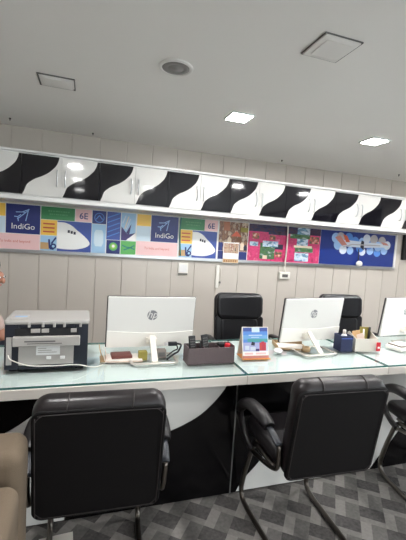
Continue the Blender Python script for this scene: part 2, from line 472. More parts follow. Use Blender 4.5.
def rect(m, x0, x1, z0, z1, mt, L=1): m.flat([(x0,z0),(x1,z0),(x1,z1),(x0,z1)], PY-.0012*L, 'ink_'+mt if 'ink_'+mt in MATS else mt)
def PX(x, y): return W(x, y)[0]
def disc(m, x, z, r, mt, L, n=20, sz=1): m.flat([(x+r*cos(2*pi*i/n), z+r*sz*sin(2*pi*i/n)) for i in range(n)], PY-.0012*L, 'ink_'+mt)
def ring(m, x, z, r0_, r1, mt, L, n=20, a0=0, a1=2*pi):
    for i in range(n):
        t0, t1 = a0+(a1-a0)*i/n, a0+(a1-a0)*(i+1)/n
        m.flat([(x+r0_*cos(t0),z+r0_*sin(t0)),(x+r1*cos(t0),z+r1*sin(t0)),(x+r1*cos(t1),z+r1*sin(t1)),(x+r0_*cos(t1),z+r0_*sin(t1))], PY-.0012*L, 'ink_'+mt)
def stroke(m, pts, wd, mt, L):
    for (a, b), (c, d) in zip(pts, pts[1:]):
        v = Vector((c-a, d-b)); n = Vector((-v.y, v.x)).normalized()*wd/2
        m.flat([(a+n.x,b+n.y),(a-n.x,b-n.y),(c-n.x,d-n.y),(c+n.x,d+n.y)], PY-.0012*L, 'ink_'+mt)
def plane_icon(m, cx, cz, s, L, mt='cloud'):
    """outline airplane flying to the upper right"""
    for pts in ([(-.5,-.42),(-.1,-.05),(.45,.48)], [(-.62,.22),(-.1,.25),(.5,.55)], [(-.05,.25),(.18,.22)], [(.42,.5),(.3,-.1),(.2,-.55)],
                [(-.75,-.18),(-.45,-.2),(-.2,.02)], [(-.45,-.25),(-.4,-.6)]):
        stroke(m, [(cx+a*s, cz+b*s) for a, b in pts], s*.075, mt, L)
# heights of the tile rows
zA, zB_, zC_ = ZTOP, 1.0, 1.0
def airline_banner(x_indigo, xs, name, label):
    """xs: dictionary of tile borders along the wall"""
    t = thing(name, label, 'poster')
    m = MB(); letter = MB(); slogan = MB(); code = MB()
    z_mid = 1.412                                     # bottom of the blue name tile
    z_top = ZTOP
    # blue name tile and pink strip
    a, b = xs['ind']
    rect(m, a, b, z_mid, z_top, 'navy'); 
    rect(m, xs['pinkl'], b, ZBOT, z_mid-.004, 'pink')
    cx = (a+b)/2; wd = b-a
    plane_icon(m, cx, z_mid+.168, .098, 2)
    letter.text('IndiGo', cx, z_mid+.062, .072, PY-.0024, 'ink_white', sx=.98)
    slogan.text('To India and beyond', (xs['pinkl']+b)/2, (ZBOT+z_mid)/2, .034, PY-.0024, 'ink_redink', sx=.9)
    # yellow and pale tile left of it
    rect(m, xs['pinkl'], a-.004, 1.56, z_top, 'yellow'); rect(m, xs['pinkl'], a-.004, z_mid, 1.556, 'pale')
    if 'gr' in xs:
        g0, g1 = xs['gr']; n1 = xs['pe']
        rect(m, g0, g1, 1.556, z_top, 'green')
        for zz, f0, f1 in ((1.634,.2,.86),(1.606,.24,.80)):
            for q in range(9):
                w9 = (g1-g0)*(f1-f0)/9; stroke(m, [(g0+(g1-g0)*f0+w9*q+.002, zz), (g0+(g1-g0)*f0+w9*q+w9*(.62+.2*(q%3==0)), zz-.001)], .011, 'greenlt', 2)
        y1 = xs['ye']
        rect(m, g0, y1, 1.412, 1.552, 'yellow')
        for q in range(3): stroke(m, [(g0+.02, 1.516-.036*q), (y1-.02, 1.516-.036*q)], .014, 'redink', 2)
        rect(m, g0, y1, ZBOT, 1.408, 'sky'); rect(m, g0, g0+(y1-g0)*.55, ZBOT+.012, 1.345, 'tan', 2)
        bx = y1-.035
        stroke(m, [(bx-.03,1.375),(bx-.022,ZBOT+.02),(bx+.012,ZBOT+.016)], .016, 'ink', 3)
        ring(m, bx+.008, ZBOT+.042, .012, .026, 'ink', 3); stroke(m, [(bx+.03,1.395),(bx-.01,1.335)], .014, 'ink', 3)
        # blue tile with the white nose of an airliner
        rect(m, y1+.003, n1, ZBOT, 1.552, 'indigo')
        w_ = n1-y1-.003; ox = y1+.003
        nose = curve2([(0,1.538),(.22,1.536),(.42,1.512),(.58,1.472),(.74,1.435),(.88,1.395),(.955,1.362),(.93,1.336),(.80,1.312),(.55,1.293),(.25,1.290),(0,1.296)], 4)
        m.flat([(ox+u*w_, z) for u, z in nose], PY-.0024, 'ink_white')
        for q in range(3): rect(m, ox+w_*(.30+.085*q), ox+w_*(.365+.085*q), 1.444-.006*q, 1.470-.006*q, 'dark', 3)
        # pink 6E
        p0, p1 = xs['six']
        rect(m, p0, p1, 1.556, z_top, 'pink', 2)
        code.text('6E', (p0+p1)/2, 1.607, .080, PY-.0036, 'ink_ink', bold=.001)
    if 'nav' in xs:
        n0, n1 = xs['nav']
        rect(m, n0, n1, 1.548, z_top, 'navy'); ring(m, (n0+n1)/2, 1.606, .040, .046, 'bluec', 2)
        stroke(m, [((n0+n1)/2-.03,1.59),((n0+n1)/2,1.628),((n0+n1)/2+.03,1.59)], .008, 'bluec', 2)
        rect(m, n0, n1, ZBOT, 1.544, 'sky')
        wn = [( (n0+n1)/2 + .042*a_, 1.412 + .078*b_) for a_, b_ in ((-1,-.6),(-.7,-1),(.7,-1),(1,-.6),(1,.6),(.7,1),(-.7,1),(-1,.6))]
        m.flat(wn, PY-.0024, 'ink_pale')
        # slanted stripes above, green badge below
        s0, s1 = xs['str']
        rect(m, s0, s1, 1.405, z_top, 'indigo')
        for q in range(5):
            z0 = 1.43+.046*q; stroke(m, [(s0+.008, z0), (s1-.008, z0+.05)], .010, 'bluec', 2)
        b0, b1 = xs['bad']
        rect(m, b0, b1, ZBOT, 1.401, 'navy'); disc(m, (b0+b1)/2, 1.340, .040, 'leaf', 2); disc(m, (b0+b1)/2, 1.342, .027, 'limey', 3); disc(m, (b0+b1)/2, 1.344, .014, 'white', 4)
        # tail fin over sky, green tile with a dark bird
        t0, t1 = xs['tail']
        rect(m, t0, t1, 1.405, z_top, 'sky')
        def tf(pts): return [(t0+(t1-t0)*u, 1.407+(z_top-1.407)*v) for u, v in pts]
        stroke(m, tf([(.25,.42),(.50,.88)]), .010, 'cream', 2); stroke(m, tf([(.36,.40),(.62,.80)]), .008, 'cloudw', 2); stroke(m, tf([(.1,.62),(.3,.9)]), .010, 'cloudw', 2)
        m.flat(tf([(.0,0),(1,0),(1,.30),(.6,.1)]), PY-.0024, 'ink_white')
        m.flat(tf([(.02,.50),(.39,.26),(.56,.20),(.5,.08),(.38,.0),(.02,.0)]), PY-.0032, 'ink_purple')
        m.flat(tf([(.36,.28),(.70,.62),(.57,.2)]), PY-.0034, 'ink_purple'); m.flat(tf([(.5,.22),(1,.29),(.5,.07)]), PY-.0036, 'ink_purple')
        e0, e1 = xs['leaf']
        rect(m, e0, e1, ZBOT, 1.401, 'leaf')
        stroke(m, [(e0+.014,1.358),(e0+.05,1.342),(e1-.05,1.338),(e1-.014,1.362)], .012, 'teal', 2); stroke(m, [(e0+.03,1.312),(e1-.05,1.338),(e1-.012,1.322)], .012, 'teal', 2)
    m.build('print', t); letter.build('name_lettering', t); slogan.build('slogan_lettering', t)
    if 'gr' in xs: code.build('code_lettering', t)
    return t
airline_banner(0, dict(ind=(PX(5.9,217),PX(40.3,220)), pinkl=PX(5.9,217)-.13, gr=(PX(41.2,212),PX(75,214)), ye=PX(57,228), pe=PX(91.3,236), six=(PX(75.6,214),PX(92,215)),
    nav=(PX(92,228),PX(106,228)), str=(PX(106.8,224),PX(120.6,225)), bad=(PX(106.3,246),PX(120,246)), tail=(PX(121.2,226),PX(135.6,227)), leaf=(PX(120.6,246),PX(135.6,247))),
    'airline_banner', 'printed airline banner of coloured tiles on the left, with the tailfin and window tiles')
airline_banner(0, dict(ind=(PX(151.2,226),PX(178.2,228)), pinkl=PX(136.2,240), gr=(PX(180.5,222),PX(204.8,224)), ye=PX(192,240), pe=PX(216.5,244), six=(PX(205,222),PX(218,224))),
    'airline_banner', 'printed airline banner of coloured tiles in the middle, beside the city photo poster')
# city photo poster
m = MB(); x0, x1 = PX(218.8,236), PX(247.6,240)
rect(m, x0, x1, 1.36, ZTOP, 'photo_city'); rect(m, x0, x1, ZBOT, 1.358, 'navy')
rect(m, x0, x0+.05, 1.36, 1.45, 'navy', 2); rect(m, x0+.05, x0+.12, 1.575, ZTOP, 'rustd', 2); rect(m, x0+.24, x1, 1.57, 1.62, 'olive', 2)
m.flat([(x0+.13,1.50),(x0+.16,1.55),(x0+.165,ZTOP),(x0+.175,1.55),(x0+.20,1.50)], PY-.0024, 'ink_brown')
m.flat([(x0+.20,1.46),(x0+.225,1.53),(x0+.24,1.655),(x0+.255,1.53),(x0+.27,1.46)], PY-.0024, 'ink_brown')
for q, (u, zz, mt) in enumerate([(.10,1.49,'cream'),(.16,1.43,'cream'),(.21,1.42,'dark'),(.25,1.44,'cream'),(.08,1.42,'brown'),(.29,1.41,'dark')]):
    m.flat([(x0+u,1.375),(x0+u+.045,1.375),(x0+u+.045,zz),(x0+u+.022,zz+.03),(x0+u,zz)], PY-.003, 'ink_'+mt)
m.flat([(x0+.14,1.52),(x0+.20,1.58),(x0+.26,1.52)], PY-.0036, 'ink_redink')
tag(m.build('city_poster'), 'poster with a brown and cream photo of old city towers', 'poster')
# print pinned over its lower edge
x0, x1 = PX(222.6,252), PX(238.2,253); z1 = W(230,242.3)[1]; z0 = W(230,263)[1]
m = MB(); m.box(x0, x1, PY-.0145, PY-.0122, z0, z1, 'ink_white'); 
def lay(xa, xb, za, zb2, mt, y): m.flat([(xa,za),(xb,za),(xb,zb2),(xa,zb2)], y, mt)
hh = z1-z0
lay(x0+.006, x1-.006, z0+hh*.48, z1-.012, 'photo_street', PY-.0150); lay(x0+.002, x1-.002, z0+.004, z0+hh*.20, 'ink_tan', PY-.0150)
for q in range(6): lay(x0+.014+q*.026, x0+.026+q*.026, z0+.012, z0+hh*.15, 'ink_brown', PY-.0154)
tag(m.build('photo_card'), 'white edged photo card pinned over the lower edge of the city poster', 'photo card')
# pink travel collage
m = MB(); x0, x1 = PX(248.2,240), PX(319.6,247)
rect(m, x0, x1, ZBOT, ZTOP, 'photo_pink')
def cp(u0, u1, v0, v1, mt, L): rect(m, x0+(x1-x0)*u0, x0+(x1-x0)*u1, ZBOT+(ZTOP-ZBOT)*v0, ZBOT+(ZTOP-ZBOT)*v1, mt, L)
cp(0,1,.80,1,'photo_night',2); cp(.26,.52,.74,.84,'photo_night',3); cp(.66,.84,.80,.99,'photo_water',3)
for v in (.26,.52): cp(0,1,v,v+.006,'magenta',2)
cp(.16,.36,.06,.50,'photo_green',4); cp(.19,.40,.40,.56,'photo_water',5); cp(.02,.13,.40,.52,'photo_water',5); cp(.36,.50,.34,.48,'dark',3)
cp(.37,.46,.12,.28,'photo_market',4); cp(.20,.26,.06,.16,'cream',6); cp(.05,.14,.60,.76,'photo_market',4)
cp(.64,.90,.30,.44,'photo_green',4); cp(.64,.84,.04,.28,'photo_water',5); cp(.66,.82,.46,.70,'photo_water',4); cp(.56,.84,.68,.80,'photo_green',5)
cp(.84,.98,.56,.76,'photo_market',4); cp(.62,.88,.43,.49,'cream',6); cp(.47,.56,.04,.50,'photo_pink',4); cp(.28,.36,.60,.72,'photo_market',4)
tag(m.build('travel_collage'), 'pink poster with a grid of small landscape photos under a dark blue top', 'poster')
# blue cloud poster
m = MB(); x0, x1 = PX(319.8,247), 3.688
rect(m, x0, x1, ZBOT, ZTOP, 'royal')
random.seed(3)
def W3(x, y): return W(x, y)
for px, py, r_, mt in [(336,236,5,'cloud'),(341,233,5,'greyp'),(349,235,5,'bluec'),(355,240,5,'bluec'),(338,243,5,'cloud'),(343,248,4.5,'cloudw'),(350,249,4,'cloud'),(360,246,5,'bluec'),
        (362,250,4.2,'cloudw'),(370,249,4.5,'cloud'),(377,251,4.5,'bluec'),(384,249,4.5,'cloud'),(387,244,4.5,'cloudw'),(382,240,5,'greyp'),(374,238,5,'greyp'),(367,236,4.6,'cloudw'),(362,240,4,'cloud'),(369,243,5,'bluec'),(378,245,5,'cloud')]:
    X, Z = W3(px, py); Z = min(Z-.02, ZTOP-.014-r_*.0118); disc(m, X, Z, r_*.0118, mt, 2+random.randint(0,6)*.12, 22, 1.0)
def P2(L_): return [(W3(a, b)[0], W3(a, b)[1]-.015) for a, b in L_]
m.flat(P2([(338,240.5),(341,238),(365,241),(384,243),(388,244.6),(384,246.4),(364,246.6),(343,245)]), PY-.0042, 'ink_cloudw')
m.flat(P2([(335,236),(340,234),(347,243.5),(342,244.5)]), PY-.0048, 'ink_rust')
m.flat(P2([(343,233),(347,234.5),(350,241),(346,241)]), PY-.005, 'ink_redink')
m.flat(P2([(361.5,239),(364,240.5),(363.5,249),(360,246)]), PY-.0052, 'ink_dark')
stroke(m, P2([(343,245.6),(352,243.2),(380,244.6)]), .012, 'greyp', 4.6)
m.flat(P2([(381,241),(386,242),(388.5,244.4),(383,244)]), PY-.0054, 'ink_rust')
tag(m.build('cloud_poster'), 'royal blue poster with a ring of clouds around an airliner', 'poster')
# wall gadgets
def wall_box(name, px0, py0, px1, py1, d, m, Y=WALL):
    a, b = at_y(px0, py0, Y-d), at_y(px1, py1, Y-d)
    return a.x, b.x, min(a.z, b.z), max(a.z, b.z)
x0, x1, z0, z1 = wall_box('', 178.4, 262.4, 187.6, 275, .01, None)
t = thing('switch_plate', 'white wall switch plate below the middle airline banner', 'switch')
MB().box(x0, x1, WALL-.014, WALL-.0005, z0, z1, 'socket_white', .004).build('plate', t)
MB().box(x0+.012, x1-.012, WALL-.018, WALL-.0141, z0+.03, z1-.02, 'sticker_white', .002).build('rocker', t)
MB().box(x0+.004, x1-.004, WALL-.016, WALL-.0141, z0+.004, z0+.018, 'panel_line', .001).build('lower_edge', t)
x0, x1, z0, z1 = wall_box('', 216.4, 265, 223, 288, .01, None)
t = thing('cable_trunking', 'short white cable trunking with a plug, left of the black office chair top', 'trunking')
MB().box(x0, x0+.035, WALL-.018, WALL-.0005, z0, z1, 'socket_white', .003).build('channel', t)
MB().tube([(x0+.05,WALL-.012,z1-.02),(x0+.054,WALL-.02,(z0+z1)/2),(x0+.05,WALL-.012,z0+.03)], .003, 'cable_white', 6).build('wire', t)
MB().box(x0+.042, x0+.060, WALL-.02, WALL-.0005, z0+.05, z0+.072, 'speaker_grey', .004).build('plug', t)
x0, x1, z0, z1 = wall_box('', 279.4, 271.8, 289.2, 279, .02, None)
t = thing('socket_box', 'white wall socket box with a white cable hanging from the cabinets over the pink collage', 'socket')
MB().box(x0, x1, WALL-.035, WALL-.0005, z0, z1, 'socket_white', .006).build('box', t)
MB().box(x0+.03, x1-.03, WALL-.038, WALL-.0351, z0+.02, z1-.025, 'panel_line', .002).build('outlet', t)
a, b, c = at_y(288,228,PY-.02), at_y(287,245,PY-.02), at_y(284.6,266,PY-.02)
MB().tube([(a.x,PY-.018,1.68),(b.x,PY-.022,b.z),(c.x,PY-.024,c.z),((x0+x1)/2,WALL-.03,z1-.004)], .008, 'cable_white', 8).build('cable', t)
x0, x1, z0, z1 = wall_box('', 355.2, 260.6, 361, 266.5, .04, None)
t = thing('wall_sensor', 'small white gadget with a dark wire on the lower rail of the blue cloud poster', 'sensor')
MB().ellipsoid(((x0+x1)/2, WALL-.058, (z0+z1)/2), (x1-x0)/2, .022, (z1-z0)/2, 'socket_white').build('body', t)
MB().tube([((x0+x1)/2,PY-.016,z1-.012),((x0+x1)/2+.004,PY-.014,z1+.06),((x0+x1)/2-.004,PY-.012,z1+.14)], .005, 'wire_dark', 6).build('wire', t)
a = at_y(404.6, 236, WALL-.03)
t = thing('wall_screen', 'black wall mounted panel cut off by the right edge of the photo', 'screen')
MB().box(a.x, a.x+.55, WALL-.045, WALL-.001, 1.37, 1.69, 'plastic_black', .006).build('casing', t)
MB().box(a.x+.02, a.x+.53, WALL-.047, WALL-.0451, 1.395, 1.665, 'screen_black').build('screen', t)
# wires hanging over the middle banner
p = at_y(181.4, 213, PY-.01); q = at_y(180.6, 252, PY-.01)
tag(MB().tube([(p.x,PY-.012,1.672),(p.x-.004,PY-.014,1.5),(q.x,PY-.013,1.285)], .007, 'ink_teal', 6).build('hanging_wire'), 'dark green wire hanging between the blue name tile and the green tile', 'wire')

# ------------------------------------------------------------------ desks
YD, YP, ZG = 1.668, 1.79, .76
YK = 2.315
def desk(name, label, x0, x1, art):
    t = thing(name, label, 'desk', (0,0,0), 0, 'white desks with glass tops standing side by side')
    g_ = .0015
    MB().box(x0+g_, x1-g_, YD, YK, .702, .7485, 'desk_edge', .002).build('desk_top', t)
    G = MB()
    a, b, c, d = x0+.003, x1-.003, YD+.004, YK
    P = [(a,c),(b,c),(b,d),(a,d)]
    lo = [G.bm.verts.new((x,y,.7502)) for x, y in P]; hi = [G.bm.verts.new((x,y,ZG)) for x, y in P]
    G.face(hi, 'glass_clear')
    for i in range(4): G.face([lo[i], lo[(i+1)%4], hi[(i+1)%4], hi[i]], 'glass_edge')
    G.build('glass_top', t)
    # upper face of the laminate
    MB().box(x0+.004, x1-.004, YD+.006, YK-.004, .7486, .7496, 'white_laminate').build('laminate', t)
    m = MB()
    m.box(x0+.002, x1-.002, YP+.001, YP+.018, .012, .7015, 'desk_white')
    m.build('front_panel', t)
    m = MB()
    for poly, mt in art: m.prism(poly, YP-.004, YP+.0008, mt)
    m.build('wave_inlay', t)
    MB().box(x1-.003, x1+.003, YP-.007, YP-.0045, .012, .70, 'aluminium').build('joint_trim', t)
    for xx in (x0+.004, x1-.022):
        MB().box(xx, xx+.018, YP+.019, YK-.05, .0, .7015, 'desk_white').build('side_panel', t)
    return t
zt_ = .7; 
# first desk: black upper left corner, black wave at the lower right
c1 = curve2([(-.62,.012),(-.60,.2),(-.52,.36),(-.40,.46),(-.30,.515),(-.22,.57),(-.165,.62),(-.12,.70)], 5)
c2_ = curve2([(-.062,.012),(-.03,.10),(.06,.21),(.20,.30),(.33,.36),(.43,.41),(.53,.448),(.62,.495),(.70,.565),(.76,.64),(.79,.70)], 5)
desk('reception_desk', 'white desk with a glass top and black waves on its front, carrying the printer', -1.05, .828,
     [([(-1.046,.012)] + c1 + [(-1.046,.70)], 'desk_black'), (c2_ + [(.824,.70),(.824,.012)], 'desk_black')])
c3 = curve2([(.863,.012),(.90,.075),(.98,.155),(1.03,.22),(1.07,.30),(1.12,.38),(1.25,.45),(1.45,.52),(1.62,.60),(1.70,.70)], 5)
desk('reception_desk', 'white desk with a glass top in the middle, behind the angled armchair', .828, 1.77,
     [([(.832,.012)] + c3 + [(.832,.70)], 'desk_black')])
c4 = curve2([(1.83,.012),(1.90,.098),(1.97,.17),(2.033,.243),(2.12,.34),(2.3,.44),(2.6,.56),(2.8,.70)], 5)
desk('reception_desk', 'white glass topped desk at the right edge, carrying the cut-off monitor', 1.77, 2.97,
     [(c4 + [(2.966,.70),(2.966,.012)], 'desk_black')])

# ------------------------------------------------------------------ visitor armchairs
CG = 'dark leather visitor armchairs in front of the desks'
def visitor_chair(label):
    t = thing('visitor_chair', label, 'armchair', (0,0,0), 0, CG)
    # cantilever tube frame: floor U open to the front, uprights to the seat
    for s in (-1, 1):
        MB().tube([(s*.02,-.33,.014),(s*.13,-.33,.014),(s*.172,-.31,.014),(s*.185,-.25,.014),(s*.198,0,.014),(s*.204,.16,.014),(s*.207,.215,.03),(s*.208,.232,.08),(s*.21,.195,.2),(s*.212,.15,.31),(s*.213,.115,.385),(s*.213,.07,.42),(s*.213,-.02,.425),(s*.213,-.12,.425)],
                  .0135, 'gunmetal', 10, smooth=5).build('leg', t)
    MB().tube([(-.02,-.33,.014),(.02,-.33,.014)], .0135, 'gunmetal', 10, smooth=0).build('rear_bar', t)
    MB().box(-.205, .205, -.10, -.075, .419, .431, 'gunmetal').box(-.205, .205, .10, .125, .419, .431, 'gunmetal').build('seat_frame', t)
    MB().slab(0, 0, .44, .40, 0, .072, .06, .03, 'leather_arm', 4, Matrix(((1,0,0,0),(0,0,1,.045),(0,1,0,.432),(0,0,0,1)))).build('seat', t)
    # backrest, leaning back
    T = Matrix.Translation((0,-.19,.434)) @ Matrix.Rotation(radians(9), 4, 'X')
    bd = lambda p: Vector((p.x, p.y + .16*(p.x)**2 - .014*sin((p.z)/.43*pi), p.z))
    bk = MB().slab(0, .2305, .45, .461, -.042, .042, .055, .032, 'leather_brown', 5, T, bd).build('backrest', t)
    # rear cover plate with piping
    cw, chh, cr, cz = .446, .434, .036, .2175
    MB().slab(0, cz, cw, chh, -.0475, -.028, cr, .006, 'leather_back', 4, T, bd).build('rear_cover', bk)
    pp = []
    for (sx, sz, a0) in ((1,1,0),(-1,1,pi/2),(-1,-1,pi),(1,-1,3*pi/2)):
        for i in range(5):
            t_ = a0+pi/2*i/4; pp.append(T @ bd(Vector((sx*(cw/2-.012-cr)+cr*cos(t_), -.0475, cz+sz*(chh/2-.012-cr)+cr*sin(t_)))))
    MB().tube(pp, .0017, 'stitch', 6, closed=True, smooth=2).build('piping', bk)
    # seams of the rolled top
    for xx in (-.115, .10):
        MB().tube([T @ bd(Vector((xx,-.0425,.433))), T @ bd(Vector((xx+.003,-.038,.449))), T @ bd(Vector((xx+.005,-.018,.4605))), T @ bd(Vector((xx+.006,.018,.4605))), T @ bd(Vector((xx+.006,.038,.412)))], .0025, 'stitch', 6, smooth=3).build('seam', bk)
    MB().slab(0, .19, .30, .32, .040, .058, .05, .012, 'leather_arm', 3, T, bd).build('front_cushion', bk)
    # arms: padded loop, thin rear strap and a steel bracket along the seat
    for s in (-1, 1):
        x = lambda v: s*v
        ao = MB().tube([(s*.252,-.115,.618),(s*.254,-.08,.630),(s*.256,.01,.638),(s*.257,.10,.628),(s*.257,.175,.596),(s*.256,.215,.545)],
                 lambda u: .024+.013*sin(pi*min(1,max(0,u*.85+.12))), 'leather_arm', 12, smooth=5, ry=lambda u: .017+.012*sin(pi*min(1,max(0,u*.8+.15)))).build('arm', t)
        MB().tube([(s*.256,.212,.555),(s*.254,.205,.51),(s*.25,.17,.455),(s*.245,.115,.415),(s*.242,.06,.398)], lambda u: .026-.008*u, 'leather_arm', 10, smooth=5, ry=.015).build('arm_post', ao)
        MB().tube([(s*.252,-.105,.618),(s*.250,-.16,.602),(s*.246,-.205,.58)], .017, 'arm_cap', 10, smooth=4, ry=.007).build('arm_strap', ao)
        MB().tube([(s*.240,.15,.430),(s*.241,.10,.402),(s*.241,.05,.400),(s*.241,-.08,.425),(s*.241,-.165,.452),(s*.242,-.195,.475),(s*.244,-.205,.52),(s*.246,-.205,.582)], .011, 'gunmetal', 8, smooth=4).build('arm_bracket', ao)
    # care tag at the edge of the backrest
    MB().slab(0, 0, .012, .030, -.004, .004, .003, .002, 'tan_card', 2, T @ Matrix.Translation((.227,0.006,.33)) @ Matrix.Rotation(radians(90),4,'Z')).build('care_tag', bk)
    return t
ch1 = visitor_chair('dark leather armchair seen squarely from behind at the left desk, beside the brown sofa')
ch1.location = (.078, 1.505, 0); ch1.rotation_euler = (0,0,radians(-2))
dup(ch1, (1.073, 1.495, 0), radians(-2), 'dark leather armchair turned to the right in front of the middle desk')
dup(ch1, (2.03, 1.485, 0), radians(-12), 'dark leather armchair at the right desk, only its arm and leg in the photo')

# ------------------------------------------------------------------ executive chairs behind the desks
def office_chair(label):
    t = thing('office_chair', label, 'office chair', (0,0,0), 0, 'black high back office chairs behind the desks')
    T = Matrix.Translation((0,.24,.50)) @ Matrix.Rotation(radians(-8), 4, 'X')
    bd = lambda p: Vector((p.x*(1-.10*max(0,.25-p.z)), p.y - .9*p.x*p.x, p.z))
    bk = MB().slab(0, .245, .44, .53, -.03, .04, .07, .03, 'leather_black', 5, T, bd).build('backrest', t)
    puff = lambda cz, hh_, amp: (lambda p: bd(Vector((p.x, p.y - (amp*max(0, 1-((p.z-cz)/hh_)**2)*max(0, 1-(p.x/.24)**2) if p.y < -.03 else 0), p.z - .035*(1-(p.x/.2)**2)*(1 if p.z < cz else 0)))))
    MB().slab(0.0, .400, .425, .215, -.066, -.02, .055, .03, 'leather_black', 6, T, puff(.40,.13,.03)).build('head_cushion', bk)
    MB().slab(0.0, .135, .345, .33, -.060, -.02, .05, .028, 'leather_black', 5, T, puff(.14,.2,.018)).build('lumbar_cushion', bk)
    for s in (-1, 1): MB().slab(s*.188, .14, .066, .34, -.056, -.02, .028, .018, 'leather_black', 4, T, bd).build('side_bolster', bk)
    MB().slab(0, 0, .50, .50, 0, .11, .08, .045, 'leather_black', 4, Matrix(((1,0,0,0),(0,0,1,0),(0,1,0,.40),(0,0,0,1)))).build('seat', t)
    for s in (-1, 1):
        a = MB().tube([(s*.27,.2,.60),(s*.285,.15,.655),(s*.29,0,.66),(s*.285,-.16,.64),(s*.275,-.2,.58),(s*.265,-.16,.48),(s*.24,-.05,.43)], lambda u: .027 if u < .5 else .018, 'leather_black', 10, smooth=5, ry=.016)
        a.build('arm', t)
    MB().lathe([(.03,.09),(.03,.25),(.02,.25),(.02,.40)], 'plastic_black', 14).build('gas_lift', t)
    for k in range(5):
        an = 2*pi*k/5+.3
        lg = MB().tube([(0,0,.10),(.15*cos(an),.15*sin(an),.085),(.29*cos(an),.29*sin(an),.065)], lambda u: .024-.008*u, 'plastic_black', 8, smooth=3).build('base_spoke', t)
        MB().lathe([(.012,0),(.026,.004),(.026,.046),(.012,.05)], 'plastic_black', 12, (.29*cos(an),.29*sin(an),0)).build('caster', lg)
    return t
ex = office_chair('black leather office chair behind the desk seam, left of the middle monitor')
ex.location = (1.27, 2.62, 0); ex.rotation_euler = (0,0,radians(-3))
dup(ex, (2.345, 2.64, 0), radians(-6), 'black leather office chair half hidden behind the right edge of the middle monitor')

# ------------------------------------------------------------------ monitors
def monitor(label, loc, rz, tilt):
    t = thing('monitor', label, 'monitor', loc, rz, 'white computer monitors seen from behind')
    T = Matrix.Translation((0,0,.045)) @ Matrix.Rotation(radians(tilt), 4, 'X')
    wd, hg = .515, .305
    fr = MB().slab(0, hg/2, wd, hg, .004, .014, .006, .003, 'monitor_edge', 2, T).build('bezel', t)
    MB().box(-wd/2+.008, wd/2-.008, .0141, .0146, .018, hg-.008, 'screen_black', T=T).build('screen', fr)
    bs = MB().slab(0, hg/2+.002, wd-.010, hg-.008, -.006, .0045, .005, .004, 'monitor_white', 2, T).build('back_cover', t)
    ch = MB()
    top = [(wd/2-.006, .098)] + [(wd/2-.006-(wd-.012)*i/12, .098-.022*sin(pi*i/12)*.6+.006*i/12) for i in range(1, 13)]
    poly = [(-wd/2+.006, .004), (wd/2-.006, .004)] + top
    ch.prism(poly, -.011, -.006, 'monitor_chin')
    for f in ch.bm.verts: f.co = T @ f.co
    ch.build('lower_cover', t)
    lg = MB(); cx, cz, r = .0, .195, .030
    n = 28
    lg.face([lg.bm.verts.new(T @ Vector((cx+r*cos(2*pi*i/n), -.0068, cz+r*sin(2*pi*i/n)))) for i in range(n)], 'logo_grey')
    lg.text('hp', cx-.001, cz+.003, .060, -.0073, 'monitor_white', shear=.3, T=T)
    lg.build('logo', bs)
    st = MB().slab(0, .095, .034, .175, -.006, .006, .004, .003, 'stand_white', 2, Matrix.Translation((0,-.185,.004)) @ Matrix.Rotation(radians(-50),4,'X'))
    st.box(-.03,.03,-.05,-.008,.075,.105,'stand_white',.004)
    st.build('stand_neck', t)
    P = []
    for (sx, sy, a0) in ((1,1,0),(-1,1,pi/2),(-1,-1,pi),(1,-1,3*pi/2)):
        for i in range(4):
            q = a0+pi/2*i/3; P.append((sx*.10+.025*cos(q), -.105+sy*.06+.025*sin(q), .0065))
    MB().tube(P, .009, 'stand_silver', 8, closed=True, smooth=2, ry=.006, up=(0,0,1)).build('stand_base', t)
    return t
m1 = monitor('white monitor seen from behind on the left desk, beside the printer', (.372, 2.06, ZG+.0005), radians(0), 7)
m2 = dup(m1, (1.482, 2.085, ZG+.0005), radians(7), 'white monitor seen from behind on the middle desk, behind the tilted silver stand')
for c_ in kids(m2):
    if c_.name.startswith('stand_'): c_.location.x = -.05        # this one stands off centre
dup(m1, (2.385, 2.17, ZG+.0005), radians(8), 'white monitor seen from behind, cut off by the right edge of the photo')

# ------------------------------------------------------------------ printer (its rear faces the camera)
pr = thing('printer', 'dark navy and grey multifunction printer seen from behind on the left desk', 'printer', (-.169, 1.853, ZG+.0005))
PW = .188
def pu(u): return -PW + (u-14)/318*PW*2          # positions measured across the rear of the machine
def pz(v): return .003 + (310-v)/195*.238
body = MB()
body.box(-PW, PW, .03, .25, .012, .232, 'printer_navy', .006)
body.box(-PW, pu(66), .0, .03, .012, .232, 'printer_navy', .004); body.box(pu(276), PW, .0, .03, .012, .232, 'printer_navy', .004)
body.box(pu(66), pu(276), .0, .03, .012, pz(284), 'printer_navy', .003); body.box(pu(66), pu(276), .0, .03, pz(136), .232, 'printer_navy', .003)
body.build('body', pr)
for xx in (-.15, .15):
    for yy in (.03, .22): MB().box(xx-.02, xx+.02, yy-.015, yy+.015, 0, .013, 'printer_dark', .003).build('foot', pr)
l = MB().slab(0, .126, PW*2+.008, .262, 0, .018, .018, .005, 'printer_lid', 3, Matrix(((1,0,0,0),(0,0,1,0),(0,1,0,.2325),(0,0,0,1))) @ Matrix.Translation((0,0,0)))
l = l.build('scanner_lid', pr)
MB().box(-PW+.012, -PW+.095, .05, .13, .2506, .2535, 'printer_grey', .001).box(-PW+.03, -PW+.085, .07, .10, .2536, .254, 'sticker_blue').build('control_panel', l)
for u in (104,155,198,237,300): MB().box(pu(u)-.006, pu(u)+.006, -.012, .004, pz(132), pz(114), 'printer_lid', .002).build('lid_hinge', l)
d = MB().box(pu(52), pu(292), -.004, -.0005, pz(166), pz(137), 'printer_dark').build('paper_slot', pr)
